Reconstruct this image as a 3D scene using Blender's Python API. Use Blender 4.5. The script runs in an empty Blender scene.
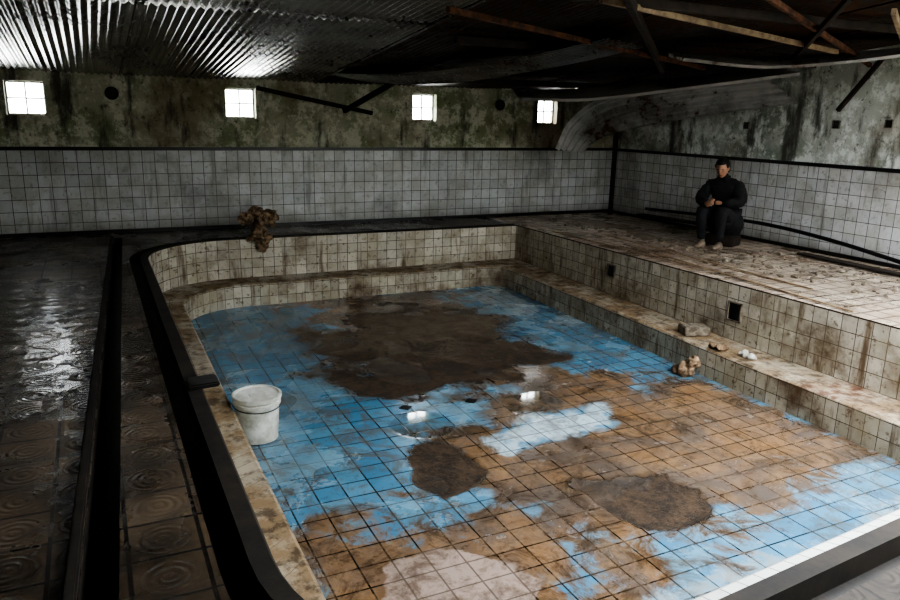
import bpy, bmesh, math, random
import numpy as np
from mathutils import Vector, Matrix, noise
from mathutils.geometry import tessellate_polygon
random.seed(7)
S=bpy.context.scene
COL=S.collection
# ------------------------------------------------------------------ helpers
def link(o):
    COL.objects.link(o); return o
def mesh_obj(name, verts, faces, mats=(), smooth=False, uvs=None, midx=None, parent=None):
    me=bpy.data.meshes.new(name); me.from_pydata([tuple(v) for v in verts],[],faces)
    for m in mats: me.materials.append(m)
    if midx is not None:
        for p,i in zip(me.polygons,midx): p.material_index=i
    if uvs is not None:
        ul=me.uv_layers.new(name='UVMap')
        k=0
        for f in uvs:
            for uv in f:
                ul.data[k].uv=uv; k+=1
    if smooth:
        for p in me.polygons: p.use_smooth=True
    me.update()
    o=bpy.data.objects.new(name,me); link(o)
    if parent: o.parent=parent
    return o
class NT:
    def __init__(s,name):
        s.m=bpy.data.materials.new(name); s.m.use_nodes=True; s.t=s.m.node_tree; s.t.nodes.clear()
        s.out=s.n('ShaderNodeOutputMaterial'); s.b=s.n('ShaderNodeBsdfPrincipled'); s.l(s.b.outputs[0],s.out.inputs[0])
    def n(s,typ,**k):
        x=s.t.nodes.new(typ)
        for a,b in k.items(): setattr(x,a,b)
        return x
    def l(s,a,b): s.t.links.new(a,b)
    def setin(s,sock,v):
        if isinstance(v,bpy.types.NodeSocket): s.l(v,sock)
        elif isinstance(v,(tuple,list)) and len(v)==3 and sock.type=='RGBA': sock.default_value=(*v,1)
        else: sock.default_value=v
    def math(s,op,a,b=0.0,c=None,clamp=False):
        x=s.n('ShaderNodeMath',operation=op,use_clamp=clamp); s.setin(x.inputs[0],a); s.setin(x.inputs[1],b)
        if c is not None: s.setin(x.inputs[2],c)
        return x.outputs[0]
    def mix(s,f,a,b,mode='MIX'):
        x=s.n('ShaderNodeMix',data_type='RGBA',blend_type=mode); s.setin(x.inputs[0],f); s.setin(x.inputs[6],a); s.setin(x.inputs[7],b); return x.outputs[2]
    def fmix(s,f,a,b):
        x=s.n('ShaderNodeMix'); s.setin(x.inputs[0],f); s.setin(x.inputs[2],a); s.setin(x.inputs[3],b); return x.outputs[0]
    def noise(s,vec,scale,detail=6,rough=.6,out=0,dist=0):
        x=s.n('ShaderNodeTexNoise'); x.inputs['Scale'].default_value=scale; x.inputs['Detail'].default_value=detail; x.inputs['Roughness'].default_value=rough; x.inputs['Distortion'].default_value=dist
        if vec is not None: s.l(vec,x.inputs['Vector'])
        return x.outputs[out]
    def ramp(s,f,lo,hi,a=0.0,b=1.0):
        x=s.n('ShaderNodeMapRange'); x.interpolation_type='SMOOTHSTEP'
        s.setin(x.inputs[0],f); x.inputs[1].default_value=lo; x.inputs[2].default_value=hi; x.inputs[3].default_value=a; x.inputs[4].default_value=b; return x.outputs[0]
    def coord(s,k='Object'):
        return s.n('ShaderNodeTexCoord').outputs[k]
    def mapping(s,vec,scale=(1,1,1),loc=(0,0,0),rot=(0,0,0)):
        x=s.n('ShaderNodeMapping'); x.inputs['Scale'].default_value=scale; x.inputs['Location'].default_value=loc; x.inputs['Rotation'].default_value=rot; s.l(vec,x.inputs[0]); return x.outputs[0]
    def bump(s,h,st=.5,dist=.01,norm=None):
        x=s.n('ShaderNodeBump'); s.setin(x.inputs['Strength'],st); x.inputs['Distance'].default_value=dist; s.l(h,x.inputs['Height'])
        if norm is not None: s.l(norm,x.inputs['Normal'])
        return x.outputs[0]
    def brick(s,vec,size,c1,c2,mort,ms=.004):
        x=s.n('ShaderNodeTexBrick',offset=0.0,squash=1.0); s.l(vec,x.inputs['Vector'])
        x.inputs['Scale'].default_value=1.0; x.inputs['Brick Width'].default_value=size; x.inputs['Row Height'].default_value=size
        x.inputs['Mortar Size'].default_value=ms; x.inputs['Mortar Smooth'].default_value=.2; x.inputs['Bias'].default_value=0
        s.setin(x.inputs['Color1'],c1); s.setin(x.inputs['Color2'],c2); s.setin(x.inputs['Mortar'],mort)
        return x
    def P(s,**k):
        for a,b in k.items(): s.setin(s.b.inputs[a.replace('_',' ')],b)
        return s.m

def tile_mat(name,size,c1,c2,mort,dirt=(.12,.08,.045),amt=.5,rough=.25,low=None,drip=True,ms=.004):
    t=NT(name); uv=t.coord('UV'); ob=t.coord('Object')
    br=t.brick(uv,size,c1,c2,mort,ms)
    col=br.outputs['Color']
    n1=t.noise(ob,1.3,8,.65); n2=t.noise(t.mapping(ob,(6,6,1.0)),1.2,5,.6)
    d=t.ramp(n1,.48,.70)
    if drip:
        d2=t.ramp(n2,.50,.72); d=t.math('MAXIMUM',d,d2)
    d=t.math('MULTIPLY',d,amt)
    col=t.mix(t.math('MULTIPLY',t.ramp(t.noise(ob,2.7,6,.6),.42,.62),amt*.5),col,(.30,.25,.16))
    col=t.mix(d,col,dirt)
    n3=t.noise(ob,16,6,.7)
    col=t.mix(t.math('MULTIPLY',t.ramp(n3,.54,.66),amt*.8),col,dirt)
    if low is not None:
        z=t.n('ShaderNodeSeparateXYZ'); t.l(ob,z.inputs[0])
        zz=t.math('ADD',z.outputs[2],t.math('MULTIPLY',t.math('SUBTRACT',n1,.5),low[2]))
        f=t.ramp(zz,low[0],low[1],1,0)
        col=t.mix(t.math('MULTIPLY',f,.75),col,dirt)
    hb=t.math('MULTIPLY',br.outputs['Fac'],-1)
    h=t.math('ADD',hb,t.math('MULTIPLY',n1,.3))
    return t.P(Base_Color=col,Roughness=t.math('ADD',rough,t.math('MULTIPLY',d,.5)),Normal=t.bump(h,.6,.004))
def simple(name,c,rough=.6,metal=0.0,c2=None,scale=8,bump=.3,bd=.01):
    t=NT(name); ob=t.coord('Object'); n=t.noise(ob,scale,8,.65)
    col=t.mix(t.ramp(n,.35,.65),c,c2 if c2 else tuple(x*.5 for x in c))
    return t.P(Base_Color=col,Roughness=rough,Metallic=metal,Normal=t.bump(n,bump,bd))
M={}
M['wtile']=tile_mat('white_wall_tile',.16,(.66,.67,.67),(.51,.52,.52),(.045,.045,.04),dirt=(.14,.125,.10),amt=.55,low=(-.1,.28,.5))
M['ptile']=tile_mat('pool_wall_tile',.15,(.64,.60,.51),(.46,.42,.35),(.03,.025,.02),dirt=(.11,.07,.035),amt=.95)
M['bface']=tile_mat('bench_face_tile',.15,(.58,.54,.45),(.38,.35,.28),(.03,.025,.02),dirt=(.10,.06,.03),amt=1.0)
M['black']=simple('black_glazed_trim',(.012,.012,.012),.3)
M['darkwood']=simple('dark_timber',(.035,.022,.014),.8,c2=(.01,.008,.006))
M['lath']=simple('pale_wood',(.34,.26,.16),.7,c2=(.16,.11,.07))
M['rust']=simple('rusty_steel',(.15,.06,.024),.8,metal=.2,c2=(.03,.017,.011),scale=12)
M['iron']=simple('dark_iron',(.02,.02,.02),.45,metal=.5)
M['stone']=simple('rough_stone',(.26,.22,.17),.9,c2=(.09,.07,.05),scale=14,bump=.6,bd=.02)
M['brownstone']=simple('brown_encrusted_stone',(.34,.23,.14),.8,c2=(.07,.045,.025),scale=18,bump=.9,bd=.02)
M['white']=simple('white_plastic',(.66,.67,.63),.4,c2=(.36,.35,.30),scale=7,bump=.05)
M['plaster_bit']=simple('white_plaster',(.6,.58,.54),.8,c2=(.4,.38,.33))
def bench_top():
    t=NT('bench_top'); uv=t.coord('UV'); ob=t.coord('Object')
    br=t.brick(uv,.15,(.46,.40,.31),(.34,.29,.22),(.07,.055,.04),.003)
    n=t.noise(ob,2.2,8,.7); n2=t.noise(ob,9,6,.7)
    col=t.mix(t.ramp(n,.40,.58),br.outputs['Color'],(.24,.17,.10))
    col=t.mix(t.ramp(n2,.47,.63,0,.88),col,(.065,.042,.023))
    sp=t.n('ShaderNodeSeparateXYZ'); t.l(ob,sp.inputs[0])
    f=t.math('MULTIPLY',t.ramp(t.math('SUBTRACT',sp.outputs[1],t.math('MULTIPLY',sp.outputs[0],.09)),2.25,2.35,1,0),.85)
    col=t.mix(f,col,t.brick(uv,.15,(.66,.68,.66),(.54,.56,.54),(.05,.05,.05)).outputs['Color'])
    dx=t.math('ABSOLUTE',t.math('SUBTRACT',sp.outputs[1],3.95)); rx=t.ramp(sp.outputs[0],5.45,5.5)
    red=t.math('MULTIPLY',t.math('MULTIPLY',t.ramp(dx,.05,.35,.6,0),rx),t.ramp(n2,.42,.6))
    col=t.mix(red,col,(.15,.06,.04))
    h=t.math('ADD',t.math('MULTIPLY',br.outputs['Fac'],-.7),n2)
    return t.P(Base_Color=col,Roughness=t.ramp(n,.4,.6,.35,.75),Normal=t.bump(h,.6,.006))
M['btop']=bench_top()
def plaster(name,base,green,dark,lightc,seed):
    t=NT(name); ob=t.mapping(t.coord('Object'),loc=(seed,0,0))
    a=t.noise(ob,1.0,10,.7,dist=.4); b=t.noise(t.mapping(ob,(3.0,3.0,.7)),1.2,8,.65); c=t.noise(ob,3.5,12,.8); e=t.noise(ob,.55,6,.6)
    col=t.mix(t.ramp(a,.42,.60),base,green)
    col=t.mix(t.ramp(c,.47,.56,0,.9),col,lightc)
    col=t.mix(t.ramp(e,.50,.62,0,.6),col,(.17,.105,.05))
    col=t.mix(t.ramp(b,.51,.65,0,.9),col,dark)
    col=t.mix(t.ramp(t.noise(ob,11,8,.75),.56,.66,0,.7),col,dark)
    return t.P(Base_Color=col,Roughness=.85,Normal=t.bump(t.math('ADD',c,a),.6,.03))
M['plb']=plaster('mouldy_plaster_back',(.44,.42,.31),(.26,.29,.17),(.05,.045,.03),(.66,.65,.53),3)
M['plr']=plaster('mouldy_plaster_right',(.50,.53,.48),(.27,.31,.25),(.06,.055,.045),(.78,.82,.78),11)
def deck():
    t=NT('deck_tiles'); ob=t.coord('Object'); sp=t.n('ShaderNodeSeparateXYZ'); t.l(ob,sp.inputs[0])
    s=.27
    fx=t.math('SUBTRACT',t.math('FRACT',t.math('DIVIDE',sp.outputs[0],s)),.5); fy=t.math('SUBTRACT',t.math('FRACT',t.math('DIVIDE',sp.outputs[1],s)),.5)
    r=t.math('SQRT',t.math('ADD',t.math('MULTIPLY',fx,fx),t.math('MULTIPLY',fy,fy)))
    ring=t.math('MULTIPLY',t.math('SINE',t.math('MULTIPLY',r,48.0)),t.ramp(r,.38,.44,1,0))
    br=t.brick(ob,s,(.13,.092,.058),(.075,.054,.035),(.008,.007,.006),.009)
    n=t.noise(ob,1.4,8,.65); n2=t.noise(ob,8,8,.7); n3=t.noise(t.mapping(ob,loc=(5,3,0)),1.0,6,.7)
    ring=t.math('MULTIPLY',ring,t.ramp(n2,.62,.45,0,1))
    col=br.outputs['Color']
    col=t.mix(t.math('MULTIPLY',t.ramp(ring,-.2,.9),.25),col,(.15,.12,.09))
    col=t.mix(t.ramp(n,.40,.60,0,.8),col,(.018,.014,.010))
    col=t.mix(t.ramp(n2,.55,.7,0,.5),col,(.10,.08,.06))
    hl=t.math('ADD',t.math('MULTIPLY',br.outputs['Fac'],-1.2),t.math('ADD',t.math('MULTIPLY',ring,.2),t.math('MULTIPLY',n2,.8)))
    br2=t.brick(ob,.20,(.58,.50,.40),(.43,.35,.27),(.035,.022,.015),.012)
    n4=t.noise(ob,3.3,12,.8,dist=.5)
    c2=t.mix(t.ramp(n3,.44,.66,0,.65),br2.outputs['Color'],(.22,.125,.075)); c2=t.mix(t.ramp(n4,.51,.62,0,.8),c2,(.07,.043,.025)); c2=t.mix(t.ramp(n2,.56,.66,0,.4),c2,(.52,.48,.42))
    h2=t.math('ADD',t.math('MULTIPLY',br2.outputs['Fac'],-1.6),t.math('ADD',t.math('MULTIPLY',n2,.6),t.math('MULTIPLY',n4,.6)))
    k=t.math('GREATER_THAN',sp.outputs[0],6.0)
    colf=t.mix(k,col,c2)
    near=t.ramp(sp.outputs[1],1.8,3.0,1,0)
    colf=t.mix(t.math('MULTIPLY',near,.55),colf,(.014,.011,.009))  # shade of the near deck painted into the tile colour
    dx=t.math('MULTIPLY',t.math('ADD',sp.outputs[0],.6),1.0); dy=t.math('MULTIPLY',t.math('SUBTRACT',sp.outputs[1],5.9),.36)
    dd=t.math('SQRT',t.math('ADD',t.math('MULTIPLY',dx,dx),t.math('MULTIPLY',dy,dy)))
    wz=t.math('MULTIPLY',t.ramp(dd,.35,.80,1,0),t.ramp(n2,.58,.47))
    wet=t.math('MINIMUM',t.ramp(n3,.44,.54,.45,.16),t.ramp(wz,.2,.6,.6,.08))
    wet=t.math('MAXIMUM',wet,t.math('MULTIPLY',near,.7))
    hm=t.fmix(k,t.math('MULTIPLY',hl,t.ramp(wz,.1,.6,1,.45)),h2)
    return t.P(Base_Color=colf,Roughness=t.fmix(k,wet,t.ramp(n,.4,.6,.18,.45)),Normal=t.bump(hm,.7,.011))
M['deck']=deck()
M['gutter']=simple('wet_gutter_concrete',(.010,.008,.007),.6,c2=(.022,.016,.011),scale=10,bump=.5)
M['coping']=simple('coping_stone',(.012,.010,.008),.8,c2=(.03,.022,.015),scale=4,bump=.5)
def pool_floor_mat():
    t=NT('pool_floor_tiles'); ob=t.coord('Object')
    def at(n):
        a=t.n('ShaderNodeAttribute'); a.attribute_name=n; return a.outputs['Fac']
    mud,brn,wht,wet,pink=[at(k) for k in('mud','brown','white','wet','pink')]
    sp=t.n('ShaderNodeSeparateXYZ'); t.l(ob,sp.inputs[0])
    br=t.brick(ob,.20,(.065,.195,.32),(.12,.275,.39),(.018,.03,.038),.006)
    n=t.noise(ob,1.3,10,.68,dist=.5); n2=t.noise(ob,5,12,.78,dist=.3); n3=t.noise(ob,34,6,.7)
    ns=t.noise(t.mapping(ob,(1,1,1),rot=(0,0,.5)),2.4,12,.78,dist=1.2); nf=t.noise(ob,12,10,.8)
    col=br.outputs['Color']
    col=t.mix(t.ramp(n,.48,.70,0,.45),col,(.25,.37,.42))
    col=t.mix(t.ramp(n2,.53,.68,0,.5),col,(.32,.39,.40))
    col=t.mix(t.ramp(ns,.46,.60,0,.72),col,(.12,.105,.08))
    col=t.mix(t.ramp(nf,.54,.66,0,.65),col,(.06,.05,.04))
    tb=t.brick(ob,.20,(.23,.135,.065),(.155,.09,.043),(.022,.014,.008),.006).outputs['Color']
    tb=t.mix(t.ramp(n2,.44,.66,0,.6),tb,(.30,.195,.105)); tb=t.mix(t.ramp(n,.44,.60,0,.7),tb,(.085,.046,.021)); tb=t.mix(t.ramp(ns,.47,.61,0,.7),tb,(.042,.025,.013)); tb=t.mix(t.ramp(nf,.54,.64,0,.5),tb,(.032,.02,.011))
    tw=t.brick(ob,.20,(.46,.58,.64),(.35,.46,.52),(.08,.08,.07),.005).outputs['Color']
    tw=t.mix(t.ramp(n2,.46,.58,0,.8),tw,(.22,.24,.24))
    def edge(m,lo=.42,hi=.58,amp=.5,nn=n2):
        return t.ramp(t.math('ADD',m,t.math('MULTIPLY',t.math('SUBTRACT',nn,.5),amp)),lo,hi)
    col=t.mix(edge(wht,.35,.75,1.8),col,tw)
    eb=t.math('MULTIPLY',edge(brn,.20,.74,2.2,ns),t.ramp(n,.30,.62,1,.86))
    col=t.mix(eb,col,tb)
    col=t.mix(t.math('MULTIPLY',edge(pink,.40,.60,1.2),.85),col,t.mix(t.math('MULTIPLY',br.outputs['Fac'],.7),t.mix(t.ramp(n2,.42,.6),(.38,.30,.26),(.17,.125,.10)),(.1,.08,.06)))
    em=edge(mud,.44,.56,1.5)
    mc=t.mix(t.ramp(n2,.42,.60),(.026,.015,.008),(.085,.052,.028)); mc=t.mix(t.ramp(nf,.50,.62,0,.6),mc,(.012,.008,.005)); mc=t.mix(t.ramp(n3,.52,.66,0,.45),mc,(.13,.095,.06))
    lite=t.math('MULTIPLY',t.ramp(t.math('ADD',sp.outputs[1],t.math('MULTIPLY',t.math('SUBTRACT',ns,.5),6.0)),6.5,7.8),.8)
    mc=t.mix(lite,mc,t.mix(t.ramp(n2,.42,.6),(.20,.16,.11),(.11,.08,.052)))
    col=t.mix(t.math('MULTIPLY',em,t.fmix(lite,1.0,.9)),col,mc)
    rim=t.math('MULTIPLY',t.ramp(t.math('ADD',mud,t.math('MULTIPLY',t.math('SUBTRACT',n2,.5),1.5)),.10,.46),t.math('SUBTRACT',1.0,em))
    col=t.mix(t.math('MULTIPLY',rim,.6),col,(.04,.027,.016))
    deep=t.math('MULTIPLY',em,t.math('SUBTRACT',1.0,lite))
    h=t.math('ADD',t.math('MULTIPLY',br.outputs['Fac'],-.8),t.math('MULTIPLY',deep,t.math('SUBTRACT',t.math('ADD',t.math('MULTIPLY',n3,3.0),t.math('MULTIPLY',nf,3.0)),6.5)))
    h=t.math('ADD',h,t.math('MULTIPLY',n2,.25))
    wm=t.ramp(wet,.3,.7)
    h=t.math('MULTIPLY',h,t.math('SUBTRACT',1.0,t.math('MULTIPLY',wm,.99)))
    ro=t.ramp(n,.40,.60,.08,.30)
    return t.P(Base_Color=t.mix(t.math('MULTIPLY',wm,.3),col,(.02,.03,.035)),Roughness=t.fmix(t.ramp(wet,.35,.6),t.fmix(em,ro,.8),.05),Normal=t.bump(h,.7,.010),Specular_IOR_Level=t.fmix(wm,.55,1.0))
M['pfloor']=pool_floor_mat()
def corr_mat(name,c,c2,metal,rough,rustf):
    t=NT(name); ob=t.coord('Object'); n=t.noise(ob,1.0,8,.65); n2=t.noise(ob,7,8,.7)
    col=t.mix(t.ramp(n,.4,.62),c,c2); r=t.ramp(t.math('ADD',n2,t.math('MULTIPLY',t.math('SUBTRACT',n,.5),.8)),rustf,rustf+.12)
    col=t.mix(r,col,(.07,.034,.016))
    return t.P(Base_Color=col,Metallic=t.math('MULTIPLY',t.math('SUBTRACT',1.0,r),metal),Roughness=t.math('ADD',rough,t.math('MULTIPLY',r,.4)),Normal=t.bump(n2,.12,.01))
M['corr']=corr_mat('galvanised_corrugated_iron',(.38,.37,.34),(.17,.16,.145),.9,.24,.58)
M['corrd']=corr_mat('rusted_dim_corrugated_iron',(.08,.072,.062),(.035,.028,.024),.5,.5,.48)  # rusted, with the dimmer light on the right-hand roof also put into the colour
M['corrs']=corr_mat('fallen_corrugated_iron',(.50,.50,.49),(.20,.20,.19),.45,.38,.56)

# ------------------------------------------------------------------ room dims
XL,XR,YF,YB=-3.0,8.6,-1.6,11.06
TZ=1.13
def roofz(y): return 2.10+.09*(YB-y)
def wall(name,u0,u1,ztop0,ztop1,mapf,holes,mats,depth=None):
    V=[];F=[];UV=[];MI=[]
    def add(poly2,hs,mi):
        loops=[[Vector((a,b,0)) for a,b in poly2]]+[[Vector((a,b,0)) for a,b in h] for h in hs]
        tris=tessellate_polygon(loops); flat=[v for l in loops for v in l]
        base=len(V)
        for v in flat: V.append(mapf(v.x,v.y,0))
        for tr in tris:
            F.append(tuple(base+i for i in tr)); UV.append([(flat[i].x,flat[i].y) for i in tr]); MI.append(mi)
    add([(u0,-.05),(u1,-.05),(u1,TZ),(u0,TZ)],[],0)
    add([(u0,TZ),(u1,TZ),(u1,ztop1),(u0,ztop0)],holes,1)
    for h in holes:
        n=len(h)
        for i in range(n):
            a=h[i]; b=h[(i+1)%n]; base=len(V)
            V.extend([mapf(a[0],a[1],0),mapf(b[0],b[1],0),mapf(b[0],b[1],.2),mapf(a[0],a[1],.2)])
            F.append((base,base+1,base+2,base+3)); UV.append([(0,0),(1,0),(1,1),(0,1)]); MI.append(1)
    return mesh_obj(name,V,F,mats,uvs=UV,midx=MI)
wins=[(-.90,-.45,1.56,1.98),(1.79,2.21,1.57,1.98),(4.65,5.06,1.58,1.99),(6.97,7.36,1.57,1.98)]
holes=[[(a,c),(b,c),(b,d),(a,d)] for a,b,c,d in wins]
wall('wall_back',XL,XR,roofz(YB)+.12,roofz(YB)+.12,lambda u,z,d:(u,YB+d,z),holes,[M['wtile'],M['plb']])
wall('wall_right',YF,YB,roofz(YF)+.15,roofz(YB)+.15,lambda u,z,d:(XR+d,u,z),[],[M['wtile'],M['plr']])
wall('wall_left',YF,YB,roofz(YF)+.15,roofz(YB)+.15,lambda u,z,d:(XL-d,u,z),[],[M['wtile'],M['plb']])
wall('wall_front',XL,XR,roofz(YF)+.15,roofz(YF)+.15,lambda u,z,d:(u,YF-d,z),[],[M['wtile'],M['plb']])
def box(name,x0,x1,y0,y1,z0,z1,mat,bev=.004,parent=None):
    bm=bmesh.new(); bmesh.ops.create_cube(bm,size=1)
    for v in bm.verts: v.co=Vector(((x0+x1)/2+v.co.x*(x1-x0),(y0+y1)/2+v.co.y*(y1-y0),(z0+z1)/2+v.co.z*(z1-z0)))
    if bev: bmesh.ops.bevel(bm,geom=bm.edges[:],offset=bev,segments=2,affect='EDGES')
    me=bpy.data.meshes.new(name); bm.to_mesh(me); bm.free(); me.materials.append(mat)
    o=bpy.data.objects.new(name,me); link(o)
    if parent: o.parent=parent
    return o
box('trim_1',XL,XR,YB-.02,YB+.02,TZ-.01,TZ+.035,M['black'])
box('trim_2',XR-.02,XR+.02,YF,YB-.02,TZ-.01,TZ+.035,M['black'])
box('trim_3',XL-.02,XL+.02,YF,YB-.02,TZ-.01,TZ+.035,M['black'])
box('baseboard_back',XL,XR,YB-.018,YB+.02,-.02,.05,M['black'])
box('baseboard_right',XR-.018,XR+.02,YF,YB-.02,-.02,.05,M['black'])
tg=NT('window_glass_dusty')
tr=tg.n('ShaderNodeBsdfTransparent'); tl=tg.n('ShaderNodeBsdfTranslucent'); tl.inputs[0].default_value=(.8,.85,.8,1); mx=tg.n('ShaderNodeMixShader')
nz=tg.noise(tg.coord(),14,4,.6); tg.l(tg.ramp(nz,.4,.65,.1,.5),mx.inputs[0]); tg.l(tr.outputs[0],mx.inputs[1]); tg.l(tl.outputs[0],mx.inputs[2]); tg.l(mx.outputs[0],tg.out.inputs[0])
fr=simple('painted_window_frame',(.4,.38,.33),.6,c2=(.2,.17,.12))
for i,(a,b,c,d) in enumerate(wins):
    e=bpy.data.objects.new('window_%d'%(i+1),None); link(e)
    y=YB+.13; w=.022
    for (x0,x1,z0,z1) in [(a,a+w,c,d),(b-w,b,c,d),(a,b,c,c+w),(a,b,d-w,d),((a+b)/2-.009,(a+b)/2+.009,c,d),(a,b,(c+d)/2-.009,(c+d)/2+.009)]:
        box('frame_bar',x0,x1,y-.015,y+.015,z0,z1,fr,.003,e)
    mesh_obj('glass_pane',[(a,y,c),(b,y,c),(b,y,d),(a,y,d)],[(0,1,2,3)],[tg.m],parent=e)
# ------------------------------------------------------------------ pool rings
def skew(x,y): # the near edge of the pool is not quite square to the sides
    return y+.085*(x-1.0)*max(0,min(1,(5.0-y)/2.6))
def rrect(x0,x1,y0,y1,r,n=14,nl=10):
    pts=[]
    def arc(cx,cy,rr,a0,a1):
        for i in range(n+1):
            a=math.radians(a0+(a1-a0)*i/n); pts.append((cx+rr*math.cos(a),cy+rr*math.sin(a)))
    def line(p,q):
        for i in range(1,nl): pts.append((p[0]+(q[0]-p[0])*i/nl,p[1]+(q[1]-p[1])*i/nl))
    arc(x0+r[0],y0+r[0],r[0],270,180); line((x0,y0+r[0]),(x0,y1-r[1]))
    arc(x0+r[1],y1-r[1],r[1],180,90); line((x0+r[1],y1),(x1-r[2],y1))
    arc(x1-r[2],y1-r[2],r[2],90,0); line((x1,y1-r[2]),(x1,y0+r[3]))
    arc(x1-r[3],y0+r[3],r[3],0,-90); line((x1-r[3],y0),(x0+r[0],y0))
    return [(a,skew(a,b)) for a,b in pts]
def zs(z,y):
    return z+ (.07*max(0,min(1,(y-5)/4.6)) if z<-.3 else 0)
g=.20; f0=1.56
R=[ (rrect(.5-g,6.004,f0-g,10+g,(1.20,1.30,.02,.02)),0,0),
    (rrect(.5-g,6.0035,f0-g,10+g,(1.20,1.30,.02,.02)),-.09,1),
    (rrect(.41,6.003,f0-.09,10.09,(1.09,1.19,.02,.02)),-.09,1),
    (rrect(.41,6.002,f0-.09,10.09,(1.09,1.19,.02,.02)),.012,2),
    (rrect(.49,6.001,f0-.01,10.01,(1.01,1.11,.02,.02)),.012,2),
    (rrect(.50,6.0,f0,10.0,(1.0,1.1,.02,.02)),.0,2),
    (rrect(.50,6.0,f0,10.0,(1.0,1.1,.02,.02)),-.60,3),
    (rrect(.82,5.54,2.15,9.62,(.7,.85,.38,.3)),-.60,4),
    (rrect(.84,5.52,2.17,9.60,(.68,.83,.36,.28)),-.615,4),
    (rrect(.84,5.52,2.17,9.60,(.68,.83,.36,.28)),-.95,5)]
V=[];F=[];UV=[];MI=[]
n=len(R[0][0]); arc=[0]
ref=R[6][0]
for i in range(n):
    a=ref[i]; b=ref[(i+1)%n]; arc.append(arc[-1]+math.dist(a,b))
prof=0; profs=[]
for k,(pts,z,m) in enumerate(R):
    for p in pts: V.append((p[0],p[1],zs(z,p[1])))
    if k:
        q=R[k-1]; prof+=math.dist((q[0][30][0],q[1]),(pts[30][0],z))
    profs.append(prof)
base5=profs[5]
for k in range(1,len(R)):
    for i in range(n):
        j=(i+1)%n
        F.append(((k-1)*n+i,(k-1)*n+j,k*n+j,k*n+i))
        v0,v1=profs[k-1]-base5,profs[k]-base5
        UV.append([(arc[i],v0),(arc[i+1],v0),(arc[i+1],v1),(arc[i],v1)]); MI.append(R[k][2])
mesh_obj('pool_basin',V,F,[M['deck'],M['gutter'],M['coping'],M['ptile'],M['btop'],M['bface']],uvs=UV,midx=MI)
def chx(y): return -.17+.043*(y-1)
ch=[(chx(0)-.07,0),(chx(0)+.07,0),(chx(10.6)+.05,10.6),(chx(10.6)-.05,10.6)]
loops=[[Vector((a,b,0)) for a,b in [(XL,YF),(XR,YF),(XR,YB),(XL,YB)]],[Vector((a,b,0)) for a,b in R[0][0]],[Vector((a,b,0)) for a,b in ch]]
tris=tessellate_polygon(loops); flat=[v for l in loops for v in l]
mesh_obj('floor',[tuple(v) for v in flat],[tuple(t) for t in tris],[M['deck']])
V=[(a,b,0) for a,b in ch]+[(a,b,-.12) for a,b in ch]
mesh_obj('drain_channel',V,[(0,1,5,4),(1,2,6,5),(2,3,7,6),(3,0,4,7),(4,5,6,7)],[M['gutter']])
def prism(name,pts,z0,z1,mat,bev=.008):
    bm=bmesh.new(); vs=[bm.verts.new((a,b,z0)) for a,b in pts]; f=bm.faces.new(vs)
    r=bmesh.ops.extrude_face_region(bm,geom=[f]); 
    for v in r['geom']:
        if isinstance(v,bmesh.types.BMVert): v.co.z=z1
    bmesh.ops.recalc_face_normals(bm,faces=bm.faces)
    bmesh.ops.bevel(bm,geom=bm.edges[:],offset=bev,segments=2,affect='EDGES')
    me=bpy.data.meshes.new(name); bm.to_mesh(me); bm.free(); me.materials.append(mat)
    o=bpy.data.objects.new(name,me); link(o); return o
a=.072;w=.05
prism('channel_kerb',[(chx(0)-a-w,0),(chx(0)-a,0),(chx(10.6)-.053,10.6),(chx(10.6)-.053-w*.8,10.6)],-.002,.035,M['coping'])
# ------------------------------------------------------------------ pool floor grid
gx=np.arange(.78,5.60,.025); gy=np.arange(2.10,9.68,.025)
GX,GY=np.meshgrid(gx,gy); PX=GX.ravel(); PY=GY.ravel()
nz=np.array([noise.fractal(Vector((x*1.7,y*1.7,0)),.8,2.1,6) for x,y in zip(PX,PY)])
nz2=np.array([noise.fractal(Vector((x*.9+20,y*.9,3)),1.0,2.0,3) for x,y in zip(PX,PY)])
def sdf(poly):
    d=np.full(PX.shape,1e9); s=np.zeros(PX.shape,bool); m=len(poly)
    for i in range(m):
        ax,ay=poly[i]; bx,by=poly[(i+1)%m]; ex,ey=bx-ax,by-ay
        t=np.clip(((PX-ax)*ex+(PY-ay)*ey)/(ex*ex+ey*ey),0,1)
        d=np.minimum(d,np.hypot(PX-ax-t*ex,PY-ay-t*ey))
        if ay!=by:
            c=((ay>PY)!=(by>PY))&(PX<(bx-ax)*(PY-ay)/(by-ay)+ax); s^=c
    return np.where(s,-d,d)
def mk(poly,soft,amp): 
    v=(-sdf(poly)+nz*amp)/(2*soft)+.5
    return np.clip(v,0,1)
mud1=[(1.93,7.57),(2.38,8.32),(3.25,9.0),(4.1,8.9),(4.5,7.95),(4.49,6.74),(4.58,6.24),(4.15,6.3),(3.57,6.04),(2.59,5.93),(2.08,6.17),(2.12,6.72)]
mudlow=[(2.12,6.6),(2.4,7.1),(3.2,7.1),(3.9,7.3),(4.4,7.0),(4.5,6.7),(4.62,6.22),(4.15,6.3),(3.57,6.04),(2.59,5.93),(2.08,6.17)]
hole=[(1.95,4.84),(2.15,5.01),(2.36,5.0),(2.45,4.78),(2.38,4.38),(2.21,4.16),(2.0,4.13),(1.9,4.34)]
pat3=[(3.0,3.98),(3.35,3.93),(3.6,3.79),(3.7,3.48),(3.68,3.26),(3.43,3.16),(3.06,3.17),(2.98,3.36),(2.95,3.65)]
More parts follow.
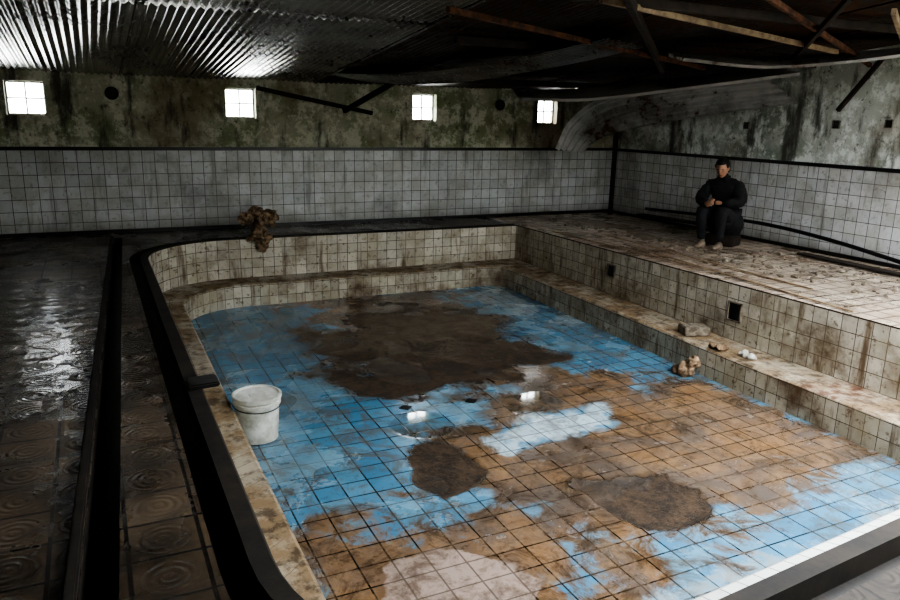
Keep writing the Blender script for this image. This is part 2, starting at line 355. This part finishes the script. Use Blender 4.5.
brown=[(2.27,4.99),(2.76,5.23),(3.46,5.57),(3.37,6.2),(4.3,6.15),(4.7,5.34),(5.37,5.22),(5.7,4.4),(5.7,3.31),(4.37,3.04),(3.23,2.99),(2.52,3.0),(1.99,2.5),(.8,2.2),(.8,3.9),(1.02,4.49),(1.6,3.96),(2.2,3.98)]
btop=[(2.2,9.8),(4.6,9.8),(4.5,8.8),(4.3,6.1),(5.0,5.2),(2.5,5.9),(1.9,7.0),(2.3,8.2)]
pink=[(1.32,3.5),(1.64,3.57),(2.0,3.36),(2.14,3.08),(1.81,2.7),(1.25,2.9)]
white=[(2.77,4.89),(3.33,5.18),(4.01,5.07),(3.96,4.71),(3.25,4.58),(2.8,4.61)]
whb=[(4.6,9.6),(5.5,9.4),(5.6,7.2),(4.9,7.3),(4.5,8.7)]
wfr=[(2.0,2.9),(3.3,2.8),(5.5,3.1),(5.6,2.1),(2.0,2.1)]
wmid=[(1.9,5.0),(2.3,5.6),(3.6,6.2),(3.4,5.5),(2.6,5.0)]
def disc(x,y,r,a=1.0): return np.clip((r-np.hypot((PX-x)*a,PY-y)+nz*.07)/.06+.5,0,1)
A={'mud':np.maximum.reduce([mk(mudlow,.12,.30),mk(mud1,.40,.55)*.68,mk(hole,.04,.08),mk(pat3,.07,.14)]),
   'brown':np.maximum(mk(brown,.35,.6),mk(btop,.3,.6)*.85),
   'white':np.maximum.reduce([mk(white,.14,.25)*.95,mk(whb,.3,.6)*.65,mk(wfr,.2,.4)*.5,mk(wmid,.2,.3)*.35]),
   'pink':mk(pink,.12,.25),
   'wet':np.maximum.reduce([disc(2.35,5.36,.30),disc(3.50,5.36,.27),np.clip((nz2-.2)*5,0,1)*.46])}
A['brown']=A['brown']*(1-mk(white,.1,.15))
Z=np.array([zs(-.90,y) for y in PY])
Z=Z-.018*A['mud']*(1+nz)*(A['mud']>.4)*(1-np.clip((PY-6.6),0,1))
nxg,nyg=len(gx),len(gy)
F=[(j*nxg+i,j*nxg+i+1,(j+1)*nxg+i+1,(j+1)*nxg+i) for j in range(nyg-1) for i in range(nxg-1)]
pf=mesh_obj('pool_floor',list(zip(PX.tolist(),PY.tolist(),Z.tolist())),F,[M['pfloor']],smooth=True)
for k,a in A.items():
    at=pf.data.attributes.new(k,'FLOAT','POINT'); at.data.foreach_set('value',a.astype(np.float32))
# ------------------------------------------------------------------ generic builders
def beam(name,p,q,w,h,mat,parent=None,up=(0,0,1),seg=8,sag=0.0,wob=.0):
    p=Vector(p);q=Vector(q);d=(q-p).normalized(); u=Vector(up)
    if abs(d.dot(u))>.95: u=Vector((1,0,0))
    s=d.cross(u).normalized(); u=s.cross(d).normalized(); V=[];F=[]
    b=min(w,h)*.12
    prof=[(-w/2+b,-h/2),(w/2-b,-h/2),(w/2,-h/2+b),(w/2,h/2-b),(w/2-b,h/2),(-w/2+b,h/2),(-w/2,h/2-b),(-w/2,-h/2+b)]
    for i in range(seg+1):
        t=i/seg; c=p.lerp(q,t)+Vector((0,0,-sag*4*t*(1-t)))+ (s*random.uniform(-wob,wob) if 0<i<seg else Vector())
        for a,bb in prof: V.append(c+s*a+u*bb)
    for i in range(seg):
        for k in range(8): F.append((i*8+k,i*8+(k+1)%8,(i+1)*8+(k+1)%8,(i+1)*8+k))
    F.append(tuple(range(7,-1,-1))); F.append(tuple(seg*8+k for k in range(8)))
    return mesh_obj(name,V,F,[mat],parent=parent)
def catmull(P,m):
    P=[Vector(p) for p in P]; Q=[2*P[0]-P[1]]+P+[2*P[-1]-P[-2]]; out=[]
    for i in range(1,len(Q)-2):
        for k in range(m):
            t=k/m; a,b,c,d=Q[i-1:i+3]
            out.append(.5*((2*b)+(c-a)*t+(2*a-5*b+4*c-d)*t*t+(3*b-a-3*c+d)*t**3))
    out.append(P[-1]); return out
def tube(name,P,r,mat,m=8,ns=10,parent=None,smooth=True,radii=None):
    C=catmull(P,m) if len(P)>2 else [Vector(P[0]).lerp(Vector(P[1]),i/m) for i in range(m+1)]
    V=[];F=[];up=Vector((0,0,1))
    for i,c in enumerate(C):
        d=(C[min(i+1,len(C)-1)]-C[max(i-1,0)]).normalized(); s=d.cross(up)
        if s.length<.05: s=d.cross(Vector((1,0,0)))
        s.normalize(); u=s.cross(d); rr=r if radii is None else radii[0]+(radii[1]-radii[0])*i/(len(C)-1)
        for k in range(ns):
            a=2*math.pi*k/ns; V.append(c+s*math.cos(a)*rr+u*math.sin(a)*rr)
    for i in range(len(C)-1):
        for k in range(ns): F.append((i*ns+k,i*ns+(k+1)%ns,(i+1)*ns+(k+1)%ns,(i+1)*ns+k))
    F.append(tuple(range(ns-1,-1,-1))); F.append(tuple((len(C)-1)*ns+k for k in range(ns)))
    return mesh_obj(name,V,F,[mat],smooth=smooth,parent=parent)
def corrugated(name,C,W,mat,pitch=.076,amp=.011,m=10,curl=0.0,parent=None):
    cc=catmull(C,m) if len(C)>2 else [Vector(C[0]).lerp(Vector(C[1]),i/m) for i in range(m+1)]
    ww=catmull(W,m) if len(W)>2 else [Vector(W[0]).lerp(Vector(W[-1]),i/m) for i in range(m+1)]
    wl=ww[0].length; nc=int(wl/pitch*8); V=[];F=[]
    for i,(c,w) in enumerate(zip(cc,ww)):
        d=(cc[min(i+1,len(cc)-1)]-cc[max(i-1,0)]).normalized(); nn=d.cross(w).normalized()
        for k in range(nc+1):
            t=k/nc-.5
            V.append(c+w*t+nn*(amp*math.cos(2*math.pi*k/8)+curl*t*t))
    for i in range(len(cc)-1):
        for k in range(nc): F.append((i*(nc+1)+k,i*(nc+1)+k+1,(i+1)*(nc+1)+k+1,(i+1)*(nc+1)+k))
    return mesh_obj(name,V,F,[mat],smooth=True,parent=parent)
# ------------------------------------------------------------------ ceiling
ceil=bpy.data.objects.new('ceiling',None); link(ceil)
ADDED_OPEN=(2.6,7.8,-.9,3.3)  # added roof opening, out of view, placed to let sky light onto the pool
def sheet(x0,x1,y0,y1,mat,dz=0,tw=0):
    C=[((x0+x1)/2,y0,roofz(y0)+dz),((x0+x1)/2,(y0+y1)/2,roofz((y0+y1)/2)+dz-.01),((x0+x1)/2,y1,roofz(y1)+dz)]
    corrugated('roof_sheet',C,[(x1-x0,0,tw),(x1-x0,0,0),(x1-x0,0,-tw)],mat,m=6,parent=ceil)
x=XL; i=0
while x<XR:
    x1=min(x+.92,XR+.05); cut=ADDED_OPEN[0]-.1<x<ADDED_OPEN[1]
    dz=random.uniform(0,.025); mt=M['corr'] if x<3.0 else M['corrd']
    tw=random.uniform(-.03,.03)
    sheet(x,x1,6.8,YB+.05,mt,dz,tw)
    mt2=M['corr'] if x<2.2 else M['corrd']
    sheet(x,x1,ADDED_OPEN[3],7.25,mt2,dz+.018,-tw)
    if cut: sheet(x,x1,YF-.05,ADDED_OPEN[2],M['corrd'],dz+.05)
    else: sheet(x,x1,YF-.05,ADDED_OPEN[3]+.3,M['corrd'],dz+.05)
    x+=.86; i+=1
for y in (9.6,7.0,5.0,3.3):
    beam('roof_purlin',(3.4 if y>5.5 else XL,y,roofz(y)-.06),(XR,y,roofz(y)-.06),.06,.08,M['darkwood'],seg=14,sag=.02,parent=ceil)
# ------------------------------------------------------------------ fallen sheets etc.
corrugated('corrugated_sheet',[(6.90,9.95,1.16),(7.02,9.7,1.50),(7.28,9.2,1.77),(7.75,8.3,1.97),(8.25,7.2,2.10)],
   [(.60,.10,-.06),(.60,-.05,-.26),(.52,-.18,-.46),(.45,-.28,-.46),(.38,-.35,-.38)],M['corrs'],pitch=.12,amp=.024,m=12)
corrugated('hanging_roof_sheet',[(5.5,9.3,1.97),(6.3,8.9,1.99),(7.1,8.1,2.12),(8.15,7.0,2.30)],
   [(.3,.8,.14),(.35,.8,.16),(.4,.75,.16),(.4,.7,.10)],M['corrs'],pitch=.12,amp=.024,m=10,parent=ceil)
corrugated('hanging_roof_sheet',[(5.9,6.6,2.34),(6.7,6.2,2.30),(7.5,5.7,2.36),(8.4,5.2,2.50)],
   [(.25,.55,.10),(.25,.55,.14),(.25,.55,.10),(.25,.55,.05)],M['corrs'],pitch=.10,amp=.02,m=10,parent=ceil)
corrugated('hanging_roof_sheet',[(3.3,9.9,2.12),(4.0,8.6,2.12),(4.6,7.2,2.27),(4.9,6.2,2.40)],
   [(-.75,-.3,.08),(-.75,-.35,.05),(-.75,-.4,.02),(-.75,-.4,.0)],M['corr'],m=8,parent=ceil)
beam('roof_timber',(2.18,10.85,1.99),(3.9,10.85,1.68),.05,.06,M['darkwood'],wob=.004)
beam('roof_timber',(3.38,10.6,1.70),(3.85,9.8,2.10),.06,.07,M['darkwood'])
beam('roof_timber',(8.45,6.45,1.83),(8.4,5.86,2.50),.05,.05,M['darkwood'])
beam('roof_timber',(5.2,4.0,2.58),(7.6,6.6,2.30),.04,.06,M['darkwood'])
beam('roof_timber',(3.4,4.4,2.56),(6.6,7.6,2.28),.06,.08,M['darkwood'])
beam('roof_timber',(6.0,4.2,2.56),(8.4,5.6,2.38),.04,.05,M['lath'])
beam('roof_timber',(2.6,5.5,2.46),(6.9,7.2,2.30),.04,.05,M['rust'])
beam('roof_timber',(4.6,4.3,2.60),(8.3,6.0,2.34),.04,.05,M['rust'])
beam('roof_timber',(3.6,4.9,2.54),(7.2,5.6,2.40),.03,.05,M['lath'])
beam('steel_post',(8.38,10.7,0),(8.38,10.7,2.05),.07,.07,M['darkwood'])
for vx in (.33,6.22):
    e=bpy.data.objects.new('wall_vent',None); link(e)
    N=24;V=[];F=[]
    for rr,yy in((.085,YB-.002),(.085,YB-.02),(.06,YB-.02),(.055,YB-.003)):
        for k in range(N):
            a=2*math.pi*k/N; V.append((vx+rr*math.cos(a),yy,1.86+rr*math.sin(a)))
    for s in range(3):
        for k in range(N): F.append((s*N+k,s*N+(k+1)%N,(s+1)*N+(k+1)%N,(s+1)*N+k))
    F.append(tuple(3*N+k for k in range(N)))
    mesh_obj('vent_ring',V,F,[M['iron']],parent=e)
    for k in range(3): box('vent_slat',vx-.05,vx+.05,YB-.014,YB-.006,1.83+.03*k-.004,1.83+.03*k+.004,M['rust'],.001,e)
for y,z in ((8.0,1.62),(6.55,1.66),(5.85,1.68)):
    e=bpy.data.objects.new('wall_socket_recess',None); link(e)
    box('recess_back',XR-.006,XR-.001,y-.045,y+.045,z-.045,z+.045,M['black'],.001,e)
    for a in((-.05,-.042),(.042,.05)):
        box('recess_rim',XR-.02,XR,y+a[0],y+a[1],z-.05,z+.05,M['stone'],.002,e); box('recess_rim',XR-.02,XR,y-.042,y+.042,z+a[0],z+a[1],M['stone'],.002,e)
for y,z,s in ((5.45,-.28,.085),(7.54,-.25,.07)):
    e=bpy.data.objects.new('pool_inlet_grille',None); link(e)
    box('grille_back',5.990,5.999,y-s,y+s,z-s*1.15,z+s*1.15,M['black'],.001,e)
    for a in(-s,s): box('grille_rim',5.975,6,y+a-.008,y+a+.008,z-s*1.15,z+s*1.15,M['stone'],.002,e)
    for a in(-s*1.15,s*1.15): box('grille_rim',5.975,6,y-s-.008,y+s+.008,z+a-.008,z+a+.008,M['stone'],.002,e)
    for k in range(3): box('grille_bar',5.982,5.99,y-s*.5*(k-1)-.004,y-s*.5*(k-1)+.004,z-s,z+s,M['iron'],.001,e)
for x,y in((2.36,5.72),(2.98,5.64)):
    z=zs(-.90,y); r=.06; V=[(x-r,y,z+.006),(x,y-r,z+.006),(x+r,y,z+.006),(x,y+r,z+.006),(x-r-.01,y,z-.01),(x,y-r-.01,z-.01),(x+r+.01,y,z-.01),(x,y+r+.01,z-.01)]
    mesh_obj('floor_drain',V,[(0,1,2,3),(0,4,5,1),(1,5,6,2),(2,6,7,3),(3,7,4,0)],[M['iron']])
# ------------------------------------------------------------------ lumps
def lump(name,balls,vox,mat,dstr=.02,dsc=.06,parent=None):
    bm=bmesh.new()
    for (c,r) in balls:
        if not isinstance(r,(tuple,list)): r=(r,r,r)
        bmesh.ops.create_icosphere(bm,subdivisions=3,radius=1,matrix=Matrix.Translation(c)@Matrix.Diagonal((*r,1)))
    me=bpy.data.meshes.new(name); bm.to_mesh(me); bm.free(); me.materials.append(mat)
    o=bpy.data.objects.new(name,me); link(o)
    rm=o.modifiers.new('r','REMESH'); rm.mode='VOXEL'; rm.voxel_size=vox; rm.use_smooth_shade=True
    dg=bpy.context.evaluated_depsgraph_get(); me2=bpy.data.meshes.new_from_object(o.evaluated_get(dg)); o.modifiers.clear(); o.data=me2; me2.name=name
    if not me2.materials: me2.materials.append(mat)
    off=random.random()*50
    nn=[v.normal.copy() for v in me2.vertices]
    for v,nv in zip(me2.vertices,nn):
        v.co+=nv*dstr*noise.fractal(v.co/dsc+Vector((off,0,0)),1,2,3)
    for p in me2.polygons: p.use_smooth=True
    if parent: o.parent=parent
    return o
e=bpy.data.objects.new('broken_fountain_spout',None); link(e)
fx,fy=1.98,10.03
lump('fountain_body',[((fx,fy,.08),(.10,.11,.12)),((fx-.02,fy,.18),(.07,.08,.10)),((fx-.15,fy,.28),(.13,.09,.065)),((fx+.13,fy,.30),(.12,.10,.075)),((fx-.03,fy-.02,.35),(.11,.09,.07)),((fx+.18,fy-.02,.20),(.045,.06,.07)),((fx+.02,fy-.12,.24),(.06,.08,.05)),
   ((fx+.02,fy-.06,.0),(.13,.10,.06)),((fx+.03,fy-.07,-.09),(.08,.05,.09)),((fx-.22,fy,.24),(.05,.05,.06)),((fx-.10,fy-.05,.0),(.07,.08,.05))],.012,M['brownstone'],.045,.06,e)
lump('rubble_stone',[((5.36,5.42,-.82),(.09,.09,.09)),((5.39,5.36,-.74),(.06,.06,.07)),((5.34,5.50,-.85),(.07,.07,.05))],.012,M['brownstone'],.03,.05)
lump('rubble_stone',[((5.62,5.22,-.565),(.07,.05,.035)),((5.60,5.32,-.57),(.05,.05,.03))],.010,M['brownstone'],.02,.04)
lump('plaster_fragment',[((5.68,4.90,-.57),(.035,.06,.03)),((5.67,4.97,-.555),(.04,.035,.045)),((5.69,5.02,-.575),(.05,.03,.02))],.008,M['plaster_bit'],.015,.04)
prism('concrete_block',[(5.60,5.72),(5.86,5.62),(5.92,5.80),(5.67,5.92)],-.585,-.49,M['stone'],.012)
prism('stone_slab',[(.42,4.42),(.60,4.44),(.60,4.60),(.43,4.60)],.013,.045,M['black'],.008)
bm=bmesh.new()
def scat(nm,xr,yr,zf,smin,smax):
    for _ in range(nm):
        x=random.uniform(*xr); y=random.uniform(*yr); s=random.uniform(smin,smax)
        mt=Matrix.Translation((x,y,zf(y)+s*.35))@Matrix.Rotation(random.random()*6,4,'Z')@Matrix.Diagonal((s,s*random.uniform(.6,1),s*random.uniform(.3,.7),1))
        r=bmesh.ops.create_icosphere(bm,subdivisions=1,radius=1,matrix=mt)
        for v in r['verts']: v.co+=Vector((random.uniform(-1,1),random.uniform(-1,1),random.uniform(-1,1)))*s*.15
scat(110,(6.8,7.2),(3.5,10.5),lambda y:0,.008,.05)
scat(110,(7.2,8.0),(3.5,6.9),lambda y:0,.008,.045)
scat(12,(2.2,4.5),(6.2,8.8),lambda y:zs(-.92,y),.006,.018)
scat(8,(4.6,5.4),(3.6,6),lambda y:zs(-.90,y),.006,.016)
me=bpy.data.meshes.new('scattered_rubble'); bm.to_mesh(me); bm.free(); me.materials.append(M['stone']); link(bpy.data.objects.new('scattered_rubble',me))
# ------------------------------------------------------------------ platform clutter
beam('wooden_lath',(6.45,7.9,.02),(6.10,4.2,.02),.025,.015,M['lath'],wob=.004)
beam('wooden_lath',(6.72,8.6,.02),(6.55,5.0,.02),.02,.015,M['lath'],wob=.004)
beam('wooden_lath',(6.15,9.2,.02),(6.25,6.2,.02),.02,.015,M['lath'])
beam('wooden_plank',(8.2,6.5,.03),(8.12,4.6,.03),.14,.025,M['darkwood'])
beam('wooden_plank',(8.30,9.8,.12),(8.28,8.1,.16),.16,.03,M['darkwood'])
tube('metal_pipe',[(8.50,9.9,.20),(8.45,8.3,.27),(8.35,7.2,.30),(8.30,6.1,.24),(8.3,4.8,.08)],.025,M['iron'])
# ------------------------------------------------------------------ bucket
def lathe(name,prof,c,mat,N=40,parent=None):
    V=[];F=[]
    for r,z in prof:
        for k in range(N):
            a=2*math.pi*k/N; V.append((c[0]+r*math.cos(a),c[1]+r*math.sin(a),c[2]+z))
    for s in range(len(prof)-1):
        for k in range(N): F.append((s*N+k,s*N+(k+1)%N,(s+1)*N+(k+1)%N,(s+1)*N+k))
    F.append(tuple(range(N-1,-1,-1))); F.append(tuple((len(prof)-1)*N+k for k in range(N)))
    o=mesh_obj(name,V,F,[mat],parent=parent)
    for p in o.data.polygons: p.use_smooth=True
    o.data.set_sharp_from_angle(angle=math.radians(35)) if hasattr(o.data,'set_sharp_from_angle') else None
    return o
e=bpy.data.objects.new('bucket',None); link(e)
bc=(1.032,5.60,zs(-.90,5.60)+.002)
lathe('bucket_body',[(.148,0),(.155,.004),(.174,.30),(.186,.30),(.188,.325),(.180,.33),(.182,.345)],bc,M['white'],parent=e)
lathe('bucket_lid',[(.190,.345),(.194,.350),(.194,.375),(.188,.380),(.174,.380),(.168,.368),(.06,.366),(.055,.372),(.01,.372)],bc,M['white'],parent=e)
tube('bucket_handle',[(bc[0]+.195*math.cos(a),bc[1]+.195*math.sin(a)*1.0,bc[2]+.31-.03*abs(math.sin(a))) for a in [-math.pi+i*math.pi/8 for i in range(9)]],.004,M['iron'],m=3,ns=6,parent=e)
# ------------------------------------------------------------------ person
per=bpy.data.objects.new('seated_man',None); link(per)
O=Vector((7.84,7.50,0)); Fd=Vector((-.93,-.37,0)).normalized(); Sd=Vector((-Fd.y,Fd.x,0))
def L(f,s,u): return O+Fd*f+Sd*s+Vector((0,0,u))
cloth=simple('black_cloth',(.010,.010,.011),.85,c2=(.004,.004,.005),scale=20,bump=.4)
skin=simple('skin',(.36,.20,.13),.55,c2=(.28,.145,.09),scale=12,bump=.05)
hairm=simple('black_hair',(.008,.007,.006),.6,scale=60,bump=.6)
jean=simple('dark_trousers',(.012,.012,.015),.85,c2=(.006,.006,.008),scale=20)
shoe=simple('worn_sandals',(.26,.20,.15),.6)
def skinmesh(name,nodes,edges,mat,sub=2,parent=per,root=0,fold=0.0):
    me=bpy.data.meshes.new(name); me.from_pydata([tuple(nd[0]) for nd in nodes],edges,[])
    o=bpy.data.objects.new(name,me); link(o)
    sk=o.modifiers.new('s','SKIN'); sk.use_smooth_shade=True; sk.branch_smoothing=.6
    for i,nd in enumerate(nodes):
        sv=me.skin_vertices[0].data[i]; r=nd[1]; sv.radius=(r,r) if not isinstance(r,tuple) else r; sv.use_root=(i==root)
    ss=o.modifiers.new('b','SUBSURF'); ss.levels=sub; ss.render_levels=sub
    dg=bpy.context.evaluated_depsgraph_get(); m2=bpy.data.meshes.new_from_object(o.evaluated_get(dg)); o.modifiers.clear(); o.data=m2
    m2.materials.clear(); m2.materials.append(mat)
    if fold:
        nn=[v.normal.copy() for v in m2.vertices]
        for v,nv in zip(m2.vertices,nn):
            q=v.co*1.0; f=noise.noise(Vector((q.x*9,q.y*9,q.z*22)))+.5*noise.noise(q*26)
            v.co+=nv*fold*(1-abs(f)*2.2)
    for p in m2.polygons: p.use_smooth=True
    o.parent=parent; return o
N=[(L(-.01,0,.26),.12),(L(0,0,.38),.19),(L(.01,0,.54),.18),(L(.06,0,.70),.19),(L(.11,0,.83),.155),(L(.17,0,.93),.075),(L(.19,0,.99),.058),
   (L(.11,.19,.83),.10),(L(.22,.29,.62),.082),(L(.42,.12,.62),.056),
   (L(.11,-.19,.83),.10),(L(.22,-.29,.62),.082),(L(.42,-.11,.60),.056)]
E=[(0,1),(1,2),(2,3),(3,4),(4,5),(5,6),(4,7),(7,8),(8,9),(4,10),(10,11),(11,12)]
skinmesh('coat',N,E,cloth,3,fold=.012)
N=[(L(.0,0,.38),.15),(L(.06,.10,.37),.12),(L(.48,.14,.53),.085),(L(.44,.13,.28),.066),(L(.40,.12,.10),.05),
   (L(.06,-.10,.37),.12),(L(.48,-.13,.52),.085),(L(.45,-.12,.28),.066),(L(.42,-.12,.10),.05)]
E=[(0,1),(1,2),(2,3),(3,4),(0,5),(5,6),(6,7),(7,8)]
skinmesh('trousers',N,E,jean,3,fold=.007)
lump('coat_tail',[((L(-.04,0,.30)),(.24,.24,.19)),((L(-.06,0,.24)),(.22,.23,.14)),((L(.10,0,.34)),(.2,.22,.12))],.02,cloth,.02,.08,per)
# turned-up collar
N=24; V=[];F=[]
for k in range(N+1):
    a=-2.55+5.1*k/N+math.pi
    for r,u in((.070,.90),(.082,.965),(.088,.962),(.080,.89)):
        V.append(L(.175+r*math.cos(a),r*math.sin(a),u))
for k in range(N):
    for s in range(3): F.append((k*4+s,k*4+s+1,(k+1)*4+s+1,(k+1)*4+s))
mesh_obj('collar',V,F,[cloth],smooth=True,parent=per)
for s in(.12,-.12):
    lump('shoe',[(L(.39,s,.045),(.055,.045,.05)),(L(.47,s,.035),(.06,.045,.035)),(L(.53,s,.028),(.045,.04,.028))],.009,shoe,.0,.1,per)
for sg,wr in ((1,L(.42,.12,.62)),(-1,L(.42,-.11,.60))):
    pc=L(.50,.045,.625) if sg>0 else L(.485,-.060,.595)
    N=[(wr,.028),(wr.lerp(pc,.5),.03),(pc,.034)]; E=[(0,1),(1,2)]
    skinmesh('palm',N,E,skin,1)
    for k in range(4):
        b=pc+Vector((0,0,.026-.017*k))+Fd*.012; ln=[.034,.038,.036,.028][k]
        d1=(Fd*(.7 if sg>0 else 1.1)-Sd*sg*.7).normalized(); d2=(Fd*.1-Sd*sg).normalized(); d3=(-Fd*.7-Sd*sg*.6).normalized()
        p1=b+d1*ln; p2=p1+d2*ln*.75; p3=p2+d3*ln*.6
        skinmesh('finger_%d'%(k+1),[(b,.009),(p1,.0085),(p2,.008),(p3,.007)],[(0,1),(1,2),(2,3)],skin,1)
    b=pc+Vector((0,0,.028))-Fd*.01; p1=b+Vector((0,0,.018))+Fd*.022-Sd*sg*.012; p2=p1+Fd*.022-Sd*sg*.02
    skinmesh('thumb',[(b,.011),(p1,.010),(p2,.009)],[(0,1),(1,2)],skin,1)
hd=bpy.data.objects.new('head',None); link(hd); hd.parent=per
def head_mesh():
    bm=bmesh.new(); bmesh.ops.create_uvsphere(bm,u_segments=40,v_segments=30,radius=1)
    for v in bm.verts:
        x,y,z=v.co
        w=.076*(1-.28*max(0,-z)**1.5); dpt=.096
        nx=x*dpt; ny=y*w; nzv=z*.118
        if x>0 and z<-.3: nx+= .012*(-z)
        if x<0 and z<-.3: nx*= .75
        if x>0:
            nose=math.exp(-((y/.16)**2))*math.exp(-(((z+.12)/.2)**2)); nx+=.024*nose
            brow=math.exp(-(((z-.18)/.09)**2))*math.exp(-((y/.6)**2)); nx+=.005*brow
            for s in(-1,1): nx-=.010*math.exp(-(((y-s*.36)/.17)**2)-(((z-.03)/.10)**2))
            lips=math.exp(-((y/.28)**2))*math.exp(-(((z+.48)/.07)**2)); nx+=.007*lips
            nx+=.006*math.exp(-((y/.3)**2)-(((z+.8)/.15)**2))
        v.co=(nx,ny,nzv)
    return bm
pitch=math.radians(24); hc=L(.25,0,1.065)
Fh=(Fd+Vector((0,-.15,0))).normalized(); Sh=Vector((-Fh.y,Fh.x,0))
fw=(Fh*math.cos(pitch)-Vector((0,0,math.sin(pitch)))); upv=(Vector((0,0,math.cos(pitch)))+Fh*math.sin(pitch))
HM=Matrix.Translation(hc)@Matrix((( fw.x,Sh.x,upv.x),(fw.y,Sh.y,upv.y),(fw.z,Sh.z,upv.z))).to_4x4()@Matrix.Scale(1.08,4)
def addbm(bm,name,mat,parent):
    bm.transform(HM); me=bpy.data.meshes.new(name); bm.to_mesh(me); bm.free(); me.materials.append(mat)
    for p in me.polygons: p.use_smooth=True
    o=bpy.data.objects.new(name,me); link(o); o.parent=parent; return o
addbm(head_mesh(),'face',skin,hd)
bm=head_mesh()
dl=[v for v in bm.verts if (v.co.x>.045 and v.co.z<.062) or (v.co.x>-.01 and v.co.z<.02) or v.co.z<-.06]
bmesh.ops.delete(bm,geom=dl,context='VERTS')
for v in bm.verts: v.co+=v.co.normalized()*(.016+.010*noise.noise(v.co*60))
bmesh.ops.solidify(bm,geom=bm.faces[:],thickness=.012)
addbm(bm,'hair',hairm,hd)
eyew=simple('eye_white',(.35,.33,.30),.35,bump=0); eyed=simple('iris_dark',(.02,.012,.008),.2,bump=0); lipm=simple('lips',(.25,.10,.08),.5)
def ball(name,mat,loc,sc,us=14,vs=10):
    bm=bmesh.new(); bmesh.ops.create_uvsphere(bm,u_segments=us,v_segments=vs,radius=1,matrix=Matrix.Translation(loc)@Matrix.Diagonal((*sc,1))); addbm(bm,name,mat,hd)
for s in(-1,1):
    ball('eye',eyew,(.0795,s*.028,.003),(.010,.0125,.007))
    ball('iris',eyed,(.0865,s*.028,.001),(.0045,.005,.005))
    ball('eyelid',skin,(.0805,s*.028,.0095),(.011,.015,.0065))
    ball('lower_lid',skin,(.080,s*.028,-.006),(.010,.014,.0045))
    ball('ear',skin,(-.005,s*.076,-.005),(.018,.007,.03))
    ball('eyebrow',hairm,(.091,s*.028,.024),(.006,.017,.0035))
ball('mouth',lipm,(.096,0,-.057),(.006,.022,.006))
prism('seat_block',[tuple(L(-.17,-.2,0).xy),tuple(L(.14,-.2,0).xy),tuple(L(.14,.2,0).xy),tuple(L(-.17,.2,0).xy)],0,.15,M['darkwood'],.015)
# ------------------------------------------------------------------ light
w=bpy.data.worlds.new('World'); S.world=w; w.use_nodes=True
bg=w.node_tree.nodes['Background']; bg.inputs[0].default_value=(.92,.96,1.0,1); bg.inputs[1].default_value=16.5
try: S.view_settings.look='AgX - High Contrast'
except Exception as ex: print(ex)
# ------------------------------------------------------------------ camera
cd=bpy.data.cameras.new('camera'); cam=bpy.data.objects.new('camera',cd); link(cam); S.camera=cam
cd.sensor_width=36; cd.lens=29.44; cd.clip_start=.05
X=Vector((1564,149,-736)).normalized(); Y=Vector((-365,191,-736)); Y=(Y-X*Y.dot(X)).normalized(); Zv=X.cross(Y)
cam.matrix_world=Matrix.Translation((0,0,1.65))@Matrix((tuple(X),tuple(Y),tuple(Zv))).to_4x4()
